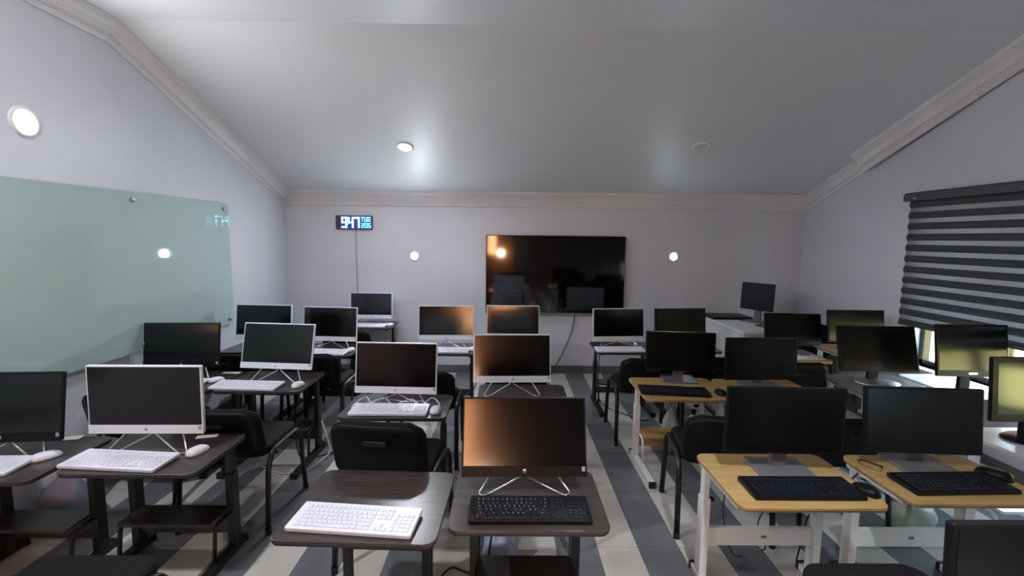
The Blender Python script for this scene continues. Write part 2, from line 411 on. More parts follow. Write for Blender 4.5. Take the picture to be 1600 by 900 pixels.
def clock():
    t = thing('digital_clock', 'small blue digital wall clock reading 9:47 on back wall', 'clock', (-1.823, YB, 1.742))
    MB().plate(.43, .165, .028, .008, .003, 2, TR(0, 0, .0825) @ RX(R(90))).build('case', 'clock_case', t)
    face = MB().box(-.165, .208, -.0295, -.027, .007, .158).build('face', 'clock_face', t)
    def glyph(ch, x, z, w_, h_, th, m_):
        mb = MB()
        for s_ in CH[ch]:
            (ax, az), (bx, bz) = SEG[s_]
            xa, xb = sorted((x+ax*w_, x+bx*w_)); za, zb_ = sorted((z+az*h_, z+bz*h_))
            mb.box(xa-th/2, xb+th/2, -.0325, -.029, za-th/2, zb_+th/2)
        mb.build('digit', m_, t)
    for ch, x in (('9', -.137), ('4', -.060), ('7', .012)): glyph(ch, x, .028, .046, .108, .019, 'clock_digit')
    cl = MB().box(-.078, -.070, -.0325, -.029, .055, .064); cl.box(-.078, -.070, -.0325, -.029, .098, .107); cl.build('colon', 'clock_digit', t)
    for ch, x in (('T', .090), ('U', .130), ('E', .170)): glyph(ch, x, .096, .024, .046, .009, 'clock_digit_small')
    for ch, x in (('2', .092), ('0', .132), ('5', .172)): glyph(ch, x, .024, .024, .046, .009, 'clock_digit_small')
clock()
tag(MB().tube([(-1.81, YB-.008, 1.742), (-1.812, YB-.007, 1.3), (-1.80, YB-.007, .78)], .0045, 6).build('clock_cord', 'cable_grey'), 'thin grey cord hanging straight down from digital clock', 'cord')
tag(MB().tube(bez([(.83, YB-.03, .76), (.80, YB-.03, .55), (.70, YB-.03, .28), (.57, YB-.035, .03), (.53, YB-.12, .006), (.42, YB-.16, .006)]), .006, 6).build('television_cable', 'cable_black'), 'black cable drooping from television to the floor', 'cable')

def board():
    y0, y1, z0, z1 = 1.25, 4.375, .83, 1.948; x = XL+.03
    t = thing('glass_board', 'frosted teal glass writing board on left wall', 'board', (XL, (y0+y1)/2, z0))
    L_ = y1-y0; h = z1-z0
    MB().box(.026, .036, -L_/2, L_/2, 0, h).build('glass_panel', 'glass_board', t)
    for y in (4.30, 3.265, 2.23, 1.33):
        for z in (z1-.05, z0+.05):
            MB().lathe([(0, .055), (.014, .055), (.017, .050), (.017, .038), (.010, .036), (.010, .002)], TR(0, y-(y0+y1)/2, z-z0) @ Matrix.Rotation(R(90), 4, 'Y'), 16).build('standoff_pin', 'dull_silver', t)
board()

# ------------------------------------------------------------------ desks
def desk(x0, x1, y0, y1, label, top='dark_wood', frame='black_metal', z=.61, yaw=0, inset=.06, shelf=True, panel=(.10, .20), panel_mat=None, knob=False, slim=False, group=None):
    w_, d = x1-x0, y1-y0
    t = thing('desk', label, 'desk', ((x0+x1)/2, (y0+y1)/2, 0), R(yaw), group)
    edge = {'dark_wood': 'dark_wood_edge', 'beech_wood': 'beech_edge'}.get(top, top)
    tp_ = MB().plate(w_, d, .013, .045, .002, 5).build('tabletop', top, t, (0, 0, z-.013))
    MB().plate(w_-.004, d-.004, .008, .043, .002, 5).build('edge_band', edge, tp_, (0, 0, -.008))
    cy = d/2-.075
    for s in (-1, 1):
        cx = s*(w_/2-inset)
        if slim: MB().box(cx-.016, cx+.016, cy-.02, cy+.02, .03, z-.02).build('column', frame, t)
        else:
            co = MB().box(cx-.018, cx+.018, cy-.028, cy+.028, .03, .43).build('column', frame, t)
            MB().box(cx-.013, cx+.013, cy-.021, cy+.021, .43, z-.02).build('inner_tube', frame, co)
            if knob: MB().tube([(cx-s*.018, cy, .415), (cx-s*.045, cy, .415)], .012, 8).build('knob', 'black_plastic', co)
        MB().box(cx-.012, cx+.012, -d/2+.07, d/2-.03, z-.045, z-.021).build('top_bracket', frame, t)
        fo = MB().box(cx-.021, cx+.021, -d/2-.02, d/2, .006, .036).build('foot', frame, t)
        for ya in (-d/2-.028, d/2-.012): MB().box(cx-.023, cx+.023, ya, ya+.020, .0, .039).build('foot_cap', 'rubber', fo)
    ww = w_/2-inset
    if panel:
        MB().box(-ww+.018, ww-.018, cy-.012, cy+.006, panel[0], panel[1]).build('cross_panel', panel_mat or top, t)
        if knob:
            MB().plate(.026, .012, .004, .004, .001, 2, TR(.02, cy-.012, (panel[0]+panel[1])/2) @ RX(R(90))).build('bolt_cover', 'grey_plastic', t)
    if shelf:
        MB().plate(2*ww-.04, .17, .016, .012, .002, 3).build('shelf', top, t, (0, cy-.075, .225))
        for s in (-1, 1):
            cx = s*(ww-.015)
            MB().tube(fillet([(cx, cy-.02, .212), (cx, cy-.13, .212), (cx, cy-.15, .04)], .04), .010, 8).build('shelf_bracket', frame, t)
    if slim:
        MB().box(-ww+.016, ww-.016, cy-.006, cy+.006, .285, .297).build('crossbar', frame, t)
    return t
DK = 'dark brown wooden desk, '
desk(-2.625, -2.03, 1.87, 2.33, DK+'front row, under the glass board')
desk(-1.99, -1.37, 1.94, 2.38, DK+'front row of left block, aisle side')
desk(-2.62, -2.02, 3.04, 3.52, DK+'second row of left block, wall side', inset=.05)
desk(-2.00, -1.40, 3.04, 3.52, DK+'second row of left block, aisle side', inset=.05)
desk(-2.60, -2.00, 4.02, 4.50, DK+'third row of left block, wall side')
desk(-1.99, -1.39, 4.00, 4.48, DK+'third row of left block, aisle side')
desk(-1.90, -1.30, 5.08, 5.53, 'dark desk against back wall below the digital clock', z=.645, panel=None)
desk(-.82, -.23, 1.49, 1.985, 'dark brown wooden desk holding only a white keyboard', yaw=-2, inset=.12, slim=True, shelf=False, panel=None)
desk(-.21, .39, 1.555, 2.0, DK+'front row of middle block, right', inset=.075)
desk(-.99, -.35, 2.595, 3.01, DK+'second row of middle block, left', panel=None)
desk(-.19, .41, 2.79, 3.24, DK+'second row of middle block, right')
desk(-.88, -.28, 4.09, 4.54, DK+'third row of middle block, left', panel=(.10, .16), shelf=False)
desk(-.25, .35, 4.20, 4.66, DK+'third row of middle block, right')
desk(.845, 1.445, 4.19, 4.65, 'slim dark desk with white computer right of television', panel=(.10, .16))
desk(1.46, 2.06, 4.25, 4.71, DK+'back row, left of white teacher desk')
desk(.93, 1.53, 2.945, 3.43, 'beech desk on white frame, second row of right block, aisle side', 'beech_wood', 'white_metal', knob=True)
desk(1.55, 2.15, 2.93, 3.41, 'beech desk on white frame, second row of right block, window side', 'beech_wood', 'white_metal', knob=True)
desk(.935, 1.545, 1.71, 2.175, 'beech desk on white frame, front row of right block, aisle side', 'beech_wood', 'white_metal', panel=(.185, .275), panel_mat='white_metal', shelf=False, knob=True, inset=.03)
desk(1.655, 2.265, 1.745, 2.17, 'beech desk on white frame, front row of right block, window side', 'beech_wood', 'white_metal', panel=(.185, .275), panel_mat='white_metal', shelf=False, knob=True, inset=.03)
desk(2.29, 2.89, 3.93, 4.38, 'beech desk with paper in front of white teacher desk', 'beech_wood', 'white_metal', panel=None, shelf=False)
desk(2.925, 3.525, 3.86, 4.34, 'higher beech desk in right corner beside the blind', 'beech_wood', 'white_metal', z=.68, panel=None, shelf=False)
desk(2.48, 3.08, 3.06, 3.56, 'grey desk with wide monitor near the window', 'grey_laminate', 'white_metal', panel=None, shelf=False)
desk(3.13, 3.56, 3.085, 3.58, 'bright white small desk directly under the window', 'white_laminate', 'white_metal', panel=(.40, .56), panel_mat='white_laminate', shelf=False, inset=.04)
desk(2.57, 3.17, 2.06, 2.52, 'white desk with shelf at right picture edge', 'white_laminate', 'white_metal', panel=None)
desk(.92, 1.52, .58, 1.02, 'desk under the monitor in bottom right corner', 'beech_wood', 'white_metal', panel=None, shelf=False)
# teacher desk
t = thing('teacher_desk', 'long white panel desk in far right corner', 'desk', (2.66, 5.04, 0))
MB().plate(.58, 1.04, .028, .012, .002, 3).build('tabletop', 'white_laminate', t, (0, 0, .722))
MB().box(-.275, -.257, -.44, .50, 0, .721).build('side_panel', 'white_laminate', t); MB().box(.257, .275, -.44, .50, 0, .721).build('side_panel', 'white_laminate', t)
MB().box(-.257, .257, .47, .488, .2, .721).build('back_panel', 'white_laminate', t)
for s in (-1, 1): MB().box(s*.26-.02, s*.26+.02, -.50, -.46, 0, .721).build('leg', 'white_metal', t)
MB().box(-.242, .242, -.49, -.475, .62, .721).build('apron', 'white_laminate', t)

# ------------------------------------------------------------------ screens
LOGO = {}
for wh, mm in ((True, 'white_plastic'), (False, 'black_plastic')):
    cu = bpy.data.curves.new('logo_text', 'FONT'); cu.body = 'hp'; cu.size = .011; cu.align_x = 'CENTER'; cu.shear = .25; cu.extrude = .0002
    ob = bpy.data.objects.new('logo_text', cu); C.objects.link(ob); bpy.context.view_layer.update()
    me = bpy.data.meshes.new_from_object(ob.evaluated_get(bpy.context.evaluated_depsgraph_get())); me.materials.clear(); me.materials.append(M[mm]); LOGO[wh] = me
    bpy.data.objects.remove(ob, do_unlink=True); bpy.data.curves.remove(cu)
def aio(x, y, zb, yaw, tilt, white, label, zdesk=.61, W=.52, H=.32):
    t = thing('all_in_one_computer', label, 'computer', (x, y, zdesk), R(yaw))
    body = 'white_plastic' if white else 'black_plastic'
    A = TR(0, 0, zb-zdesk) @ RX(R(-tilt))
    chin = .043
    pb = MB().plate(W, H, .018, .006, .003, 3, A @ TR(0, .018, H/2) @ RX(R(90))).build('body', body, t)
    MB().plate(W*.62, H*.62, .030, .03, .012, 4, A @ TR(0, .046, H*.46) @ RX(R(90))).build('rear_housing', body, pb)
    MB().box(-W/2+.0075, W/2-.0075, -.0012, .001, chin, H-.0075, A).build('screen', 'screen_gloss', t)
    MB().box(-W/2, W/2, -.003, .001, .0, chin-.001, A).build('chin', body, t)
    if zb > 0:
        lg = MB().lathe([(0, .0042), (.0078, .0042), (.0085, .003), (.0085, 0)], A @ TR(0, 0, chin*.52) @ RX(R(90)), 18).build('logo_disc', 'dull_silver', t)
        lt = bpy.data.objects.new('logo_text', LOGO[white]); C.objects.link(lt); lt.parent = lg; lt.matrix_local = A @ TR(0, -.0046, chin*.52-.0028) @ RX(R(90))
    MB().box(W/2-.022, W/2-.008, -.0042, -.003, chin-.022, chin-.004, A).build('sticker', 'sticker', t)
    zr = zb-zdesk
    for s in (-1, 1):
        pts = [(s*.004, .070, zr+.06), (s*.005, .045, zr-.020), (s*.145, -.010, .0045), (s*.170, -.028, .0045), (s*.190, -.008, .0045), (s*.128, .06, zr-.005), (s*.120, .07, zr+.03)]
        MB().tube(fillet(pts, .018, 5), .0042, 8).build('wire_leg', 'silver', t)
    return t
def monitor(x, y, zb, yaw, tilt, label, zdesk=.61, W=.53, H=.31, base='plate', bez_=.012, chin=.018, body='black_plastic', scr='screen_matte', badge=False):
    t = thing('monitor', label, 'monitor', (x, y, zdesk), R(yaw))
    A = TR(0, 0, zb-zdesk) @ RX(R(-tilt))
    pb = MB().plate(W, H, .022, .006, .003, 3, A @ TR(0, .022, H/2) @ RX(R(90))).build('case', body, t)
    MB().plate(W*.55, H*.6, .025, .03, .01, 4, A @ TR(0, .045, H*.5) @ RX(R(90))).build('rear_housing', body, pb)
    MB().box(-W/2+bez_, W/2-bez_, -.0012, .001, chin, H-bez_, A).build('screen', scr, t)
    if badge: MB().box(-.03, .03, -.003, .0, chin*.35, chin*.65, A).build('badge', 'dull_silver', t)
    ctr = A @ Vector((0, .04, H*.4))
    MB().box(-.035, .035, ctr.y-.008, ctr.y+.022, .012, ctr.z).build('neck', 'grey_plastic' if base == 'plate' else 'black_plastic', t)
    if base == 'plate': MB().plate(.25, .20, .012, .02, .003, 4, TR(0, .02, 0)).build('base', 'grey_plastic', t)
    else: MB().lathe([(0, 0), (.150, 0), (.155, .006), (.140, .014), (.06, .022), (0, .024)], TR(0, .02, 0) @ Matrix.Diagonal((1, .68, 1, 1)), 32).build('base', base, t)
    return t
AI_W = 'white all-in-one computer with wire stand, '
AI_B = 'black all-in-one computer with wire stand, '
aio(-2.325, 2.054, .700, 4.9, 9, False, AI_B+'cut off at left picture edge')
aio(-1.728, 2.150, .706, 1, 1.5, True, AI_W+'front row of left block', W=.54, H=.332)
aio(-2.332, 3.253, .712, 3.8, 7, False, AI_B+'second row of left block')
aio(-1.650, 3.235, .712, -5, 14, True, AI_W+'second row of left block', W=.53, H=.326)
aio(-2.218, 4.151, .715, -3, 7.5, True, AI_W+'third row, nearest the glass board')
aio(-1.664, 4.28, .679, -4.7, 7, True, AI_W+'third row of left block, aisle side')
aio(-1.576, 5.32, .712, -.8, 3, True, 'small white all-in-one computer against back wall below the clock', .645, .485, .30)
aio(-.697, 2.828, .678, -2.5, 8.3, True, AI_W+'with tangled white cables, second middle row')
aio(-.57, 4.288, .70, 2.0, 6.5, True, AI_W+'third middle row, left of television')
aio(.062, 4.468, .682, -.9, 5.7, True, AI_W+'third middle row, below television')
aio(.041, 2.995, .702, 2.2, 11, True, AI_W+'second middle row, screen with orange reflection')
aio(.08, 1.809, .681, 1.0, 17.4, False, 'nearest black all-in-one computer with silver logo, front middle row')
aio(1.115, 4.49, .659, 5, 6, True, AI_W+'at right of the television')
MN = 'black monitor, '
monitor(1.735, 4.50, .675, 6, 6, MN+'back row, just left of white teacher desk')
monitor(1.302, 3.36, .682, -6.5, 2.5, MN+'second row of right block, aisle side', W=.505, H=.295)
monitor(1.848, 3.241, .655, 1.5, 1.2, MN+'second row of right block, window side')
monitor(1.268, 2.000, .694, -2.6, 0, MN+'front row of right block, aisle side')
monitor(1.961, 2.049, .675, -4.0, 5.6, MN+'front row of right block, window side')
monitor(2.692, 4.22, .695, -6, 11, 'black monitor with greenish reflection in front of teacher desk', W=.505, H=.295)
monitor(3.165, 4.063, .755, -1.8, 8, 'black monitor on the higher corner desk beside the blind', .68, W=.505, H=.295)
monitor(2.776, 3.307, .705, -2, 14.8, 'wide dark monitor with grey oval foot on grey desk', W=.575, H=.34, base='dull_silver')
monitor(3.215, 3.06, .745, -1.4, 7.7, 'glossy thick-bezel monitor reflecting the window, on white desk', W=.487, H=.36, base='white_plastic', bez_=.014, chin=.045, scr='screen_gloss', badge=True)
monitor(2.84, 2.33, .72, 0, 5, 'glossy monitor cut off by right picture edge', W=.53, H=.345, base='black_plastic', bez_=.03, chin=.04, scr='screen_gloss')
monitor(1.262, .93, .733, 0, 3, 'black monitor top in the bottom right corner', W=.54, H=.31)
# teacher screen, turned to the left
monitor(2.795, 5.10, .885, -58, 4, 'small dark monitor turned sideways on white teacher desk', .75, W=.37, H=.305, base='plate')
tl = thing('laptop', 'closed black laptop lying on white teacher desk', 'laptop', (2.62, 5.395, .75), R(-1))
MB().plate(.46, .32, .016, .014, .003, 3).build('base', 'black_plastic', tl); MB().plate(.46, .32, .010, .014, .003, 3).build('lid', 'black_plastic', tl, (0, 0, .0165))
for s in (-1, 1): MB().tube([(s*.15-.03, .16, .016), (s*.15+.03, .16, .016)], .006).build('hinge', 'grey_plastic', tl)
pt = thing('tablet', 'small black tablet lying on white teacher desk', 'tablet', (2.80, 4.86, .75), R(10))
MB().plate(.20, .14, .008, .01, .002, 3).build('body', 'black_plastic', pt); MB().box(-.09, .09, -.06, .06, .0078, .0085).build('screen', 'tv_screen', pt)

# ------------------------------------------------------------------ keyboards and mice
def kb_layout():
    keys = []; p = .0186; x0 = -.205
    rows = [[1]*15, [1.5]+[1]*12+[1.5], [1.75]+[1]*11+[2.25], [2.25]+[1]*10+[2.75], [1.25, 1.25, 1.25, 6.25, 1.25, 1.25, 1.25, 1.25]]
    for r_, row in enumerate([[1]*15]+rows):
        y = .052-r_*.0205+(.004 if r_ == 0 else 0); x = x0
        tot = sum(row); sc_ = 15/tot
        for k in row:
            wd = k*sc_*p; keys.append((x+.0012, x+wd-.0012, y-.0165, y)); x += wd
    xn = x0+15*p+.007
    for r_ in range(6):
        y = .052-r_*.0205+(.004 if r_ == 0 else 0)
        for k in range(3):
            if r_ == 3 or (r_ == 4 and k != 1): continue
            keys.append((xn+k*p+.0012, xn+(k+1)*p-.0012, y-.0165, y))
    xn2 = xn+3*p+.007
    for r_ in range(1, 6):
        y = .052-r_*.0205
        for k in range(4):
            if xn2+(k+1)*p > .218+.02: continue
            keys.append((xn2+k*p+.0012, xn2+(k+1)*p-.0012, y-.0165, y))
    return keys
KEYS = kb_layout(); KW, KD = .462, .158
def key_mesh(m_):
    mb = MB()
    for xa, xb, ya, yb in KEYS:
        i = .0018; vs = [(xa, ya, 0), (xb, ya, 0), (xb, yb, 0), (xa, yb, 0), (xa+i, ya+i, .004), (xb-i, ya+i, .004), (xb-i, yb-i, .004), (xa+i, yb-i, .004)]
        mb.add(vs, [(4, 5, 6, 7), (0, 1, 5, 4), (1, 2, 6, 5), (2, 3, 7, 6), (3, 0, 4, 7)])
    return mb.mesh('keys', m_)
def print_mesh():
    mb = MB()
    for xa, xb, ya, yb in KEYS[:15]+KEYS[15:70]:
        cx = (xa+xb)/2-.002; cy = (ya+yb)/2+.001
        if random.random() < .7: mb.box(cx-.0018, cx+.0018, cy-.0015, cy+.002, .0042, .0046)
    return mb.mesh('key_legends', 'key_print')
km = {'w': key_mesh('key_white'), 'b': key_mesh('key_black')}; kprint = print_mesh()
kbody = {}
for c_, m_ in (('w', 'white_plastic'), ('b', 'black_plastic')):
    kbody[c_] = MB().plate(KW, KD, .017, .008, .004, 3).mesh('body', m_)
ktray = {}
for c_, m_ in (('w', 'white_plastic'), ('b', 'black_plastic')):
    ktray[c_] = MB().box(-.05, .05, KD/2-.011, KD/2-.006, .0165, .0185).mesh('indicator_strip', 'dull_silver' if c_ == 'b' else 'grey_plastic')
def keyboard(x, y, yaw, c_, label, z=.61, legends=False):
    t = thing('keyboard', label, 'keyboard', (x, y, z), R(yaw))
    link(kbody[c_], 'body', t, (0, 0, .004), (R(2.5), 0, 0))
    k = link(km[c_], 'keys', t, (0, 0, .0205), (R(2.5), 0, 0)); k['kind'] = 'stuff'
    if legends: l = link(kprint, 'key_legends', t, (0, 0, .0205), (R(2.5), 0, 0)); l['kind'] = 'stuff'
    s_ = MB().box(.13, .17, KD/2-.014, KD/2-.008, .0215, .0235).build('indicator_strip', 'dull_silver' if c_ == 'b' else 'white_plastic', t)
    for s in (-1, 1): MB().box(s*.18-.015, s*.18+.015, KD/2-.03, KD/2-.015, 0, .006).build('foot', 'rubber', t)
def mouse(x, y, yaw, c_, label, z=.61, s=1.0):
    m_ = 'white_plastic' if c_ == 'w' else 'black_plastic'
    t = thing('computer_mouse', label, 'mouse', (x, y, z), R(yaw))
    mb = MB(); nu, nv = 20, 7; vs = []; L_, Wd, Hh = .057*s, .034*s, .030*s
    for j in range(nv):
        e = (math.pi/2)*j/(nv-1)
        for i in range(nu):
            a = 2*math.pi*i/nu; sx = math.copysign(abs(math.cos(a))**.75, math.cos(a)); sy = math.copysign(abs(math.sin(a))**.85, math.sin(a))
            zz = Hh*math.sin(e)**.9*(1-.22*sy*math.cos(e)); vs.append((Wd*sx*math.cos(e)**.6, L_*sy*math.cos(e)**.6, .002+max(zz, 0)))
    fs = [(j*nu+i, j*nu+(i+1) % nu, (j+1)*nu+(i+1) % nu, (j+1)*nu+i) for j in range(nv-1) for i in range(nu)]+[tuple(reversed(range(nu)))]
    mb.add(vs, fs, True).build('body', m_, t)
    MB().lathe([(0, -.003), (.008, -.003), (.008, .003), (0, .003)], TR(0, L_*.55, Hh*.72) @ Matrix.Rotation(R(90), 4, 'Y'), 12).build('scroll_wheel', 'grey_plastic', t)
    MB().box(-.0006, .0006, L_*.30, L_*.92, Hh*.45, Hh*.62).build('button_seam', 'grey_plastic', t)
KWL = 'white keyboard, '
keyboard(-2.395, 1.985, 2, 'w', KWL+'cut off at left picture edge')
keyboard(-1.775, 2.045, -4.5, 'w', KWL+'front row of left block')
keyboard(-2.36, 3.17, 2, 'w', KWL+'second row, half hidden behind white computer')
keyboard(-1.80, 3.135, -3, 'w', KWL+'second row of left block, aisle side')
keyboard(-1.66, 4.09, -4, 'w', KWL+'third row of left block')
keyboard(-1.60, 5.19, -2, 'w', KWL+'on the desk below digital clock', z=.645)
keyboard(-.55, 1.605, -5.5, 'w', 'nearest white keyboard alone on front middle desk')
keyboard(.095, 1.672, 0, 'b', 'nearest black keyboard before the black all-in-one computer', legends=True)
keyboard(-.70, 2.70, 0, 'w', KWL+'below tangled white cables, second middle row')
keyboard(-.575, 4.19, 0, 'w', KWL+'third middle row, left of television')
keyboard(1.075, 4.275, 2, 'w', KWL+'on slim desk right of television')
keyboard(1.16, 3.085, -7, 'b', 'black keyboard, second row of right block')
keyboard(1.25, 1.838, 0, 'b', 'black keyboard, front row of right block, aisle side')
keyboard(1.945, 1.885, 2, 'b', 'black keyboard, front row of right block, window side')
MW = 'white mouse '
mouse(-2.15, 2.085, -35, 'w', MW+'beside the white keyboard at left picture edge')
mouse(-1.49, 2.15, -12, 'w', MW+'on front desk of left block, aisle side')
mouse(-2.09, 3.26, -30, 'w', MW+'second row, between the two keyboards', s=.95)
mouse(-1.46, 3.16, -5, 'w', MW+'second row of left block, aisle side')
mouse(-1.435, 4.18, -5, 'w', MW+'third row of left block')
mouse(-1.335, 5.24, 0, 'w', MW+'on the desk below digital clock', z=.645)
mouse(-.425, 2.70, 0, 'w', MW+'beside tangled cables, second middle row')
mouse(-.315, 4.25, 0, 'w', MW+'third middle row, left of television')
mouse(1.36, 4.29, 0, 'w', MW+'on slim desk right of television')
mouse(1.475, 3.06, 0, 'b', 'black mouse, second row of right block')
mouse(1.525, 1.83, 15, 'b', 'black mouse, front row of right block, aisle side', z=.61)
mouse(2.215, 1.965, 30, 'b', 'large black mouse, front row of right block, window side', s=1.15)

# ------------------------------------------------------------------ chairs
def chair_protos():
    P = {}
    P['seat'] = [MB().plate(.45, .43, .055, .07, .022, 6, TR(0, .005, .415), smooth=True).mesh('seat', 'chair_fabric')]
    # back pad, curved in plan
    def curved(w_, h, t, r, z0, y0, lean, bulge, nm, m_):
        mb = MB(); nx, nz = 12, 10; grid = []
        def pt(u, v, s):
            # rounded rectangle mapping
            x = u*w_/2; z = v*h
            cr = r
            lim = w_/2
            dz = min(z, h-z)
            if dz < cr: lim = w_/2-cr+math.sqrt(max(cr*cr-(cr-dz)**2, 0))
            x = u*lim
            edge = min((1-abs(u))*6, 1)*min(min(v, 1-v)*6+.0, 1); th = t*(.35+.65*math.sqrt(max(edge, 0)))
            y = y0-bulge*(1-(2*x/w_)**2)-math.tan(lean)*z + s*th/2
            return (x, y, z0+z)
        vs = []
        for s in (-1, 1):
            for j in range(nz+1):
                for i in range(nx+1): vs.append(pt(-1+2*i/nx, j/nz, s))
        st = (nx+1)*(nz+1); fs = []
        for j in range(nz):
            for i in range(nx):
                a = j*(nx+1)+i
                fs.append((a, a+1, a+nx+2, a+nx+1)); fs.append((st+a, st+a+nx+1, st+a+nx+2, st+a+1))
        for i in range(nx):
            a = i; fs.append((a, st+a, st+a+1, a+1)); a = nz*(nx+1)+i; fs.append((a, a+1, st+a+1, st+a))
        for j in range(nz):
            a = j*(nx+1); b_ = a+nx+1; fs.append((a, b_, st+b_, st+a)); a += nx; b_ += nx; fs.append((a, st+a, st+b_, b_))
        return mb.add(vs, fs, True).mesh(nm, m_)
    P['backrest'] = [curved(.48, .285, .05, .075, .448, -.205, R(14), .02, 'backrest', 'chair_fabric')]
    P['shell'] = curved(.46, .265, .022, .07, .458, -.232, R(14), .02, 'back_shell', 'chair_plastic')
    def slit():
        return MB().plate(.12, .022, .010, .009, .003, 3, TR(0, -.308, .645) @ RX(R(90+14))).mesh('handle_slot', 'rubber')  # dark plate stands in for the shade inside the recessed slot
    P['slot'] = slit()
    for s in (-1, 1):
        pts = [(s*.25, -.255, .012), (s*.245, -.215, .375), (s*.243, -.15, .448), (s*.243, .14, .448), (s*.245, .185, .385), (s*.25, .225, .012)]
        P['frame%d' % s] = MB().tube(fillet(pts, .07, 6), .016, 8, .010, up=(1, 0, 0) if False else None).mesh('leg_frame', 'chair_metal')
    P['cap'] = MB().lathe([(0, 0), (.017, 0), (.017, .03), (.014, .034)], seg=10).mesh('foot_cap', 'rubber')
    P['bar'] = MB().tube([(-.245, 0, 0), (.245, 0, 0)], .009, 8).mesh('crossbar', 'chair_metal')
    P['brk'] = MB().tube(fillet([(0, -.02, .41), (0, -.195, .41), (0, -.228, .53)], .05, 5), .014, 8, .006).mesh('back_bracket', 'chair_metal')
    return P
CP = chair_protos()
def chair(x, yrear, yaw, label, zs=1.0, xs=1.0):
    a = R(yaw); oy = .255
    t = thing('visitor_chair', label, 'chair', (x-math.sin(a)*oy*1.0, yrear+math.cos(a)*oy, 0), a, 'black padded visitor chairs')
    t.scale = (xs, 1, zs)
    link(CP['seat'][0], 'seat', t); b_ = link(CP['backrest'][0], 'backrest', t)
    sh = link(CP['shell'], 'back_shell', b_); link(CP['slot'], 'handle_slot', b_)
    for s in (-1, 1):
        f = link(CP['frame%d' % s], 'leg_frame', t)
        link(CP['cap'], 'foot_cap', f, (s*.25, -.255, 0)); link(CP['cap'], 'foot_cap', f, (s*.25, .225, 0))
        link(CP['brk'], 'back_bracket', t, (s*.12, 0, 0))
    link(CP['bar'], 'crossbar', t, (0, -.10, .405)); link(CP['bar'], 'crossbar', t, (0, .12, .405))
    return t
CHL = 'black padded chair, '
chair(-1.49, 1.155, 0, CHL+'only its seat showing at bottom left corner')
chair(-1.57, 2.43, 0, CHL+'second row of left block, aisle side')
chair(-2.265, 2.68, 0, CHL+'second row of left block, wall side')
chair(-1.58, 3.62, 0, CHL+'third row of left block, aisle side')
chair(-2.24, 3.64, 0, CHL+'third row of left block, wall side')
chair(-1.60, 4.55, 0, CHL+'before the desk below digital clock')
chair(-.60, 2.10, -6, CHL+'back to viewer behind the white keyboard desk', 1.10, .96)
chair(.105, 2.25, 0, CHL+'behind the nearest black computer')
chair(-.60, 3.16, 0, CHL+'third row of middle block, left')
chair(.08, 3.50, 0, CHL+'third row of middle block, right')
chair(1.145, 3.56, -2, CHL+'before the slim desk right of television')
chair(1.70, 3.62, 0, CHL+'before the desk left of teacher desk')
chair(1.21, 2.37, -9, CHL+'second row of right block, aisle side')
chair(1.87, 2.36, 0, CHL+'second row of right block, window side')
chair(1.315, 1.125, 0, CHL+'rounded seat showing at bottom edge, right of centre')
chair(1.865, 1.12, 0, CHL+'beside the monitor in bottom right corner')
chair(2.26, 3.48, 0, CHL+'before the beech desk with paper')
chair(3.50, 4.95, 80, CHL+'in far right corner beside white teacher desk')

# ------------------------------------------------------------------ small things
def sheet(name, x, y, z, w_, d, yaw, m_, label, cat):
    t = MB().plate(w_, d, .002, .003, .0005, 1).build(name, m_); t.location = (x, y, z); t.rotation_euler = (0, 0, R(yaw)); tag(t, label, cat)
sheet('paper_sheet', 2.70, 4.10, .611, .297, .21, 5, 'paper', 'white paper sheet on beech desk before teacher desk', 'paper')
sheet('yellow_folder', 2.00, 3.08, .611, .22, .20, -10, 'yellow_paper', 'yellow folder on second right desk, window side', 'folder')
sheet('white_card', -2.235, 2.30, .611, .09, .05, 12, 'paper', 'small white card beside black computer at left edge', 'card')
sheet('white_card', -1.56, 2.33, .611, .10, .04, 15, 'paper', 'white card poking out behind front left white computer', 'card')
sheet('white_card', -2.10, 3.46, .611, .13, .04, 0, 'paper', 'white card behind second row black computer', 'card')
def bag(x, y, r_, h, m_, label, seed):
    rnd = random.Random(seed); mb = MB(); nu, nv = 22, 14; vs = []
    ph = [rnd.uniform(0, 6.28) for _ in range(6)]
    for j in range(nv+1):
        v = j/nv; prof = r_*(.75+.35*math.sin(math.pi*min(v*1.15, 1)))*(1 if v < .7 else 1-(v-.7)/.3*.78)
        for i in range(nu):
            a = 2*math.pi*i/nu
            k = 1+.10*math.sin(3*a+ph[0]+4*v)+.07*math.sin(5*a+ph[1]-6*v)+.05*math.sin(9*a+ph[2]+9*v)
            if j == 0: k *= .85
            vs.append((prof*k*math.cos(a), prof*k*math.sin(a)*.85, h*v+.015*math.sin(4*a+ph[3])*v))
    fs = [(j*nu+i, j*nu+(i+1) % nu, (j+1)*nu+(i+1) % nu, (j+1)*nu+i) for j in range(nv) for i in range(nu)]+[tuple(reversed(range(nu))), tuple(range(nv*nu, (nv+1)*nu))]
    t = thing('plastic_bag', label, 'bag', (x, y, 0))
    mb.add(vs, fs, True).build('body', m_, t)
    for s in (-1, 1): MB().tube(bez([(s*r_*.12-.03, 0, h*.93), (s*r_*.25-.03, .01, h*1.12), (s*r_*.25+.03, .01, h*1.12), (s*r_*.12+.03, 0, h*.93)], 5), .006, 6).build('handle', m_, t)
bag(-2.45, 2.49, .12, .36, 'bag_plastic', 'pale plastic bag on floor under glass board', 3)
bag(-.02, 2.20, .08, .20, 'bag_plastic', 'pale blue plastic bag behind nearest black computer desk', 5)
bag(1.29, 3.47, .06, .36, 'bag_green', 'pale green plastic bag under second right row', 8)
bag(2.36, 2.50, .10, .24, 'bag_green', 'pale plastic bag on floor near right white desk', 11)
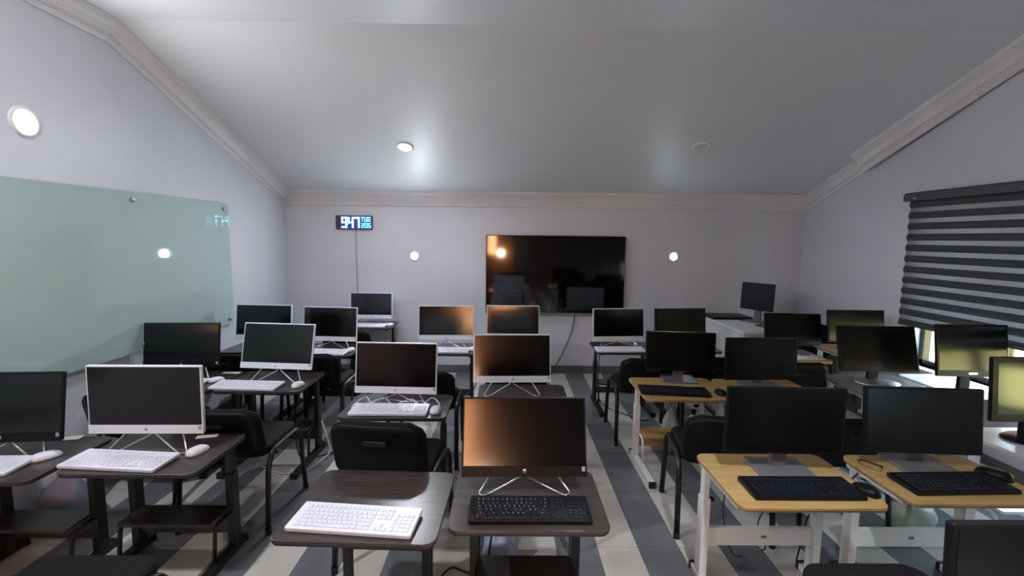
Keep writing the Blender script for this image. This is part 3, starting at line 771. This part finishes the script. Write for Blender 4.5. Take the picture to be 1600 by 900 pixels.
bt = thing('steel_bottle', 'shiny steel bottle on shelf of second right desk', 'bottle', (1.40, 3.30, .241))
MB().lathe([(0, 0), (.032, 0), (.034, .01), (.034, .11), (.02, .135), (.016, .14)], seg=20).build('body', 'silver', bt); MB().lathe([(.018, .138), (.019, .165), (0, .168)], seg=16).build('cap', 'black_plastic', bt)

def cable(pts, r_, m_, name, label, n=8):
    tag(MB().tube(bez(pts, n), r_, 6).build(name, m_), label, 'cable')
z = .616
cable([(-.93, 2.70, z), (-.95, 2.79, z), (-.89, 2.85, z+.03), (-.84, 2.80, z+.01), (-.78, 2.87, z+.015), (-.70, 2.80, z), (-.60, 2.84, z+.02), (-.53, 2.79, z), (-.47, 2.84, z+.03), (-.42, 2.80, z+.012), (-.42, 2.765, z)], .0038, 'cable_white', 'white_cable', 'white cable looping between keyboard and computer, second middle row')
cable([(-.88, 2.79, z), (-.80, 2.84, z+.02), (-.72, 2.88, z), (-.62, 2.80, z+.018), (-.54, 2.86, z), (-.50, 2.80, z+.01), (-.55, 2.785, z)], .0035, 'cable_white', 'white_cable', 'second thin white cable crossing behind second middle row keyboard')
cable([(-1.36, 3.30, .30), (-1.33, 3.36, .06), (-1.36, 3.30, .006), (-1.42, 3.12, .006), (-1.55, 3.08, .006), (-1.75, 3.18, .006)], .006, 'cable_white', 'power_cable', 'pale power cable on floor under second left row')
cable([(-1.62, 3.45, .4), (-1.60, 3.40, .08), (-1.50, 3.30, .006), (-1.36, 3.38, .006), (-1.22, 3.44, .006), (-1.18, 3.36, .006)], .006, 'cable_black', 'power_cable', 'black power cable curling on floor by left aisle')
cable([(-.06, 2.08, .25), (-.10, 2.06, .05), (-.19, 2.13, .006), (-.27, 2.16, .006), (-.33, 2.05, .006)], .005, 'cable_black', 'power_cable', 'black cable on floor under nearest middle desks')
cable([(1.05, 2.05, .56), (1.04, 2.06, .40), (1.09, 2.13, .25), (1.16, 2.18, .08), (1.25, 2.25, .006)], .0035, 'cable_black', 'power_cable', 'thin black cable hanging under front right desk, left side')
cable([(1.30, 2.12, .58), (1.31, 2.14, .40), (1.27, 2.16, .25), (1.34, 2.2, .1), (1.38, 2.3, .006)], .0035, 'cable_black', 'power_cable', 'thin black cable hanging under middle of front right desk')
cable([(1.68, 2.06, .58), (1.60, 2.10, .45), (1.50, 2.12, .33), (1.48, 2.14, .15), (1.52, 2.22, .006)], .004, 'cable_black', 'power_cable', 'black cable sagging between the two front right desks')
cable([(.90, 4.35, .59), (.905, 4.40, .3), (.92, 4.42, .1), (1.0, 4.40, .006), (1.15, 4.2, .006), (1.25, 4.08, .006), (1.32, 4.1, .006)], .005, 'cable_black', 'power_cable', 'black cable on floor under slim desk right of television')
cable([(-.42, 4.44, .59), (-.33, 4.48, .45), (-.30, 4.47, .20), (-.42, 4.40, .10), (-.46, 4.36, .006)], .005, 'cable_black', 'power_cable', 'black cable hanging under third middle desk')
cable([(1.25, 2.08, .616), (1.28, 2.03, .614), (1.32, 1.97, .614), (1.35, 1.925, .618)], .0028, 'cable_black', 'power_cable', 'thin black cable across mat on front right desk, aisle side')
cable([(1.70, 2.10, .616), (1.68, 2.05, .64), (1.71, 1.99, .645), (1.75, 2.02, .62), (1.77, 2.05, .614)], .004, 'cable_black', 'power_cable', 'black cable loop standing on front right desk, window side')
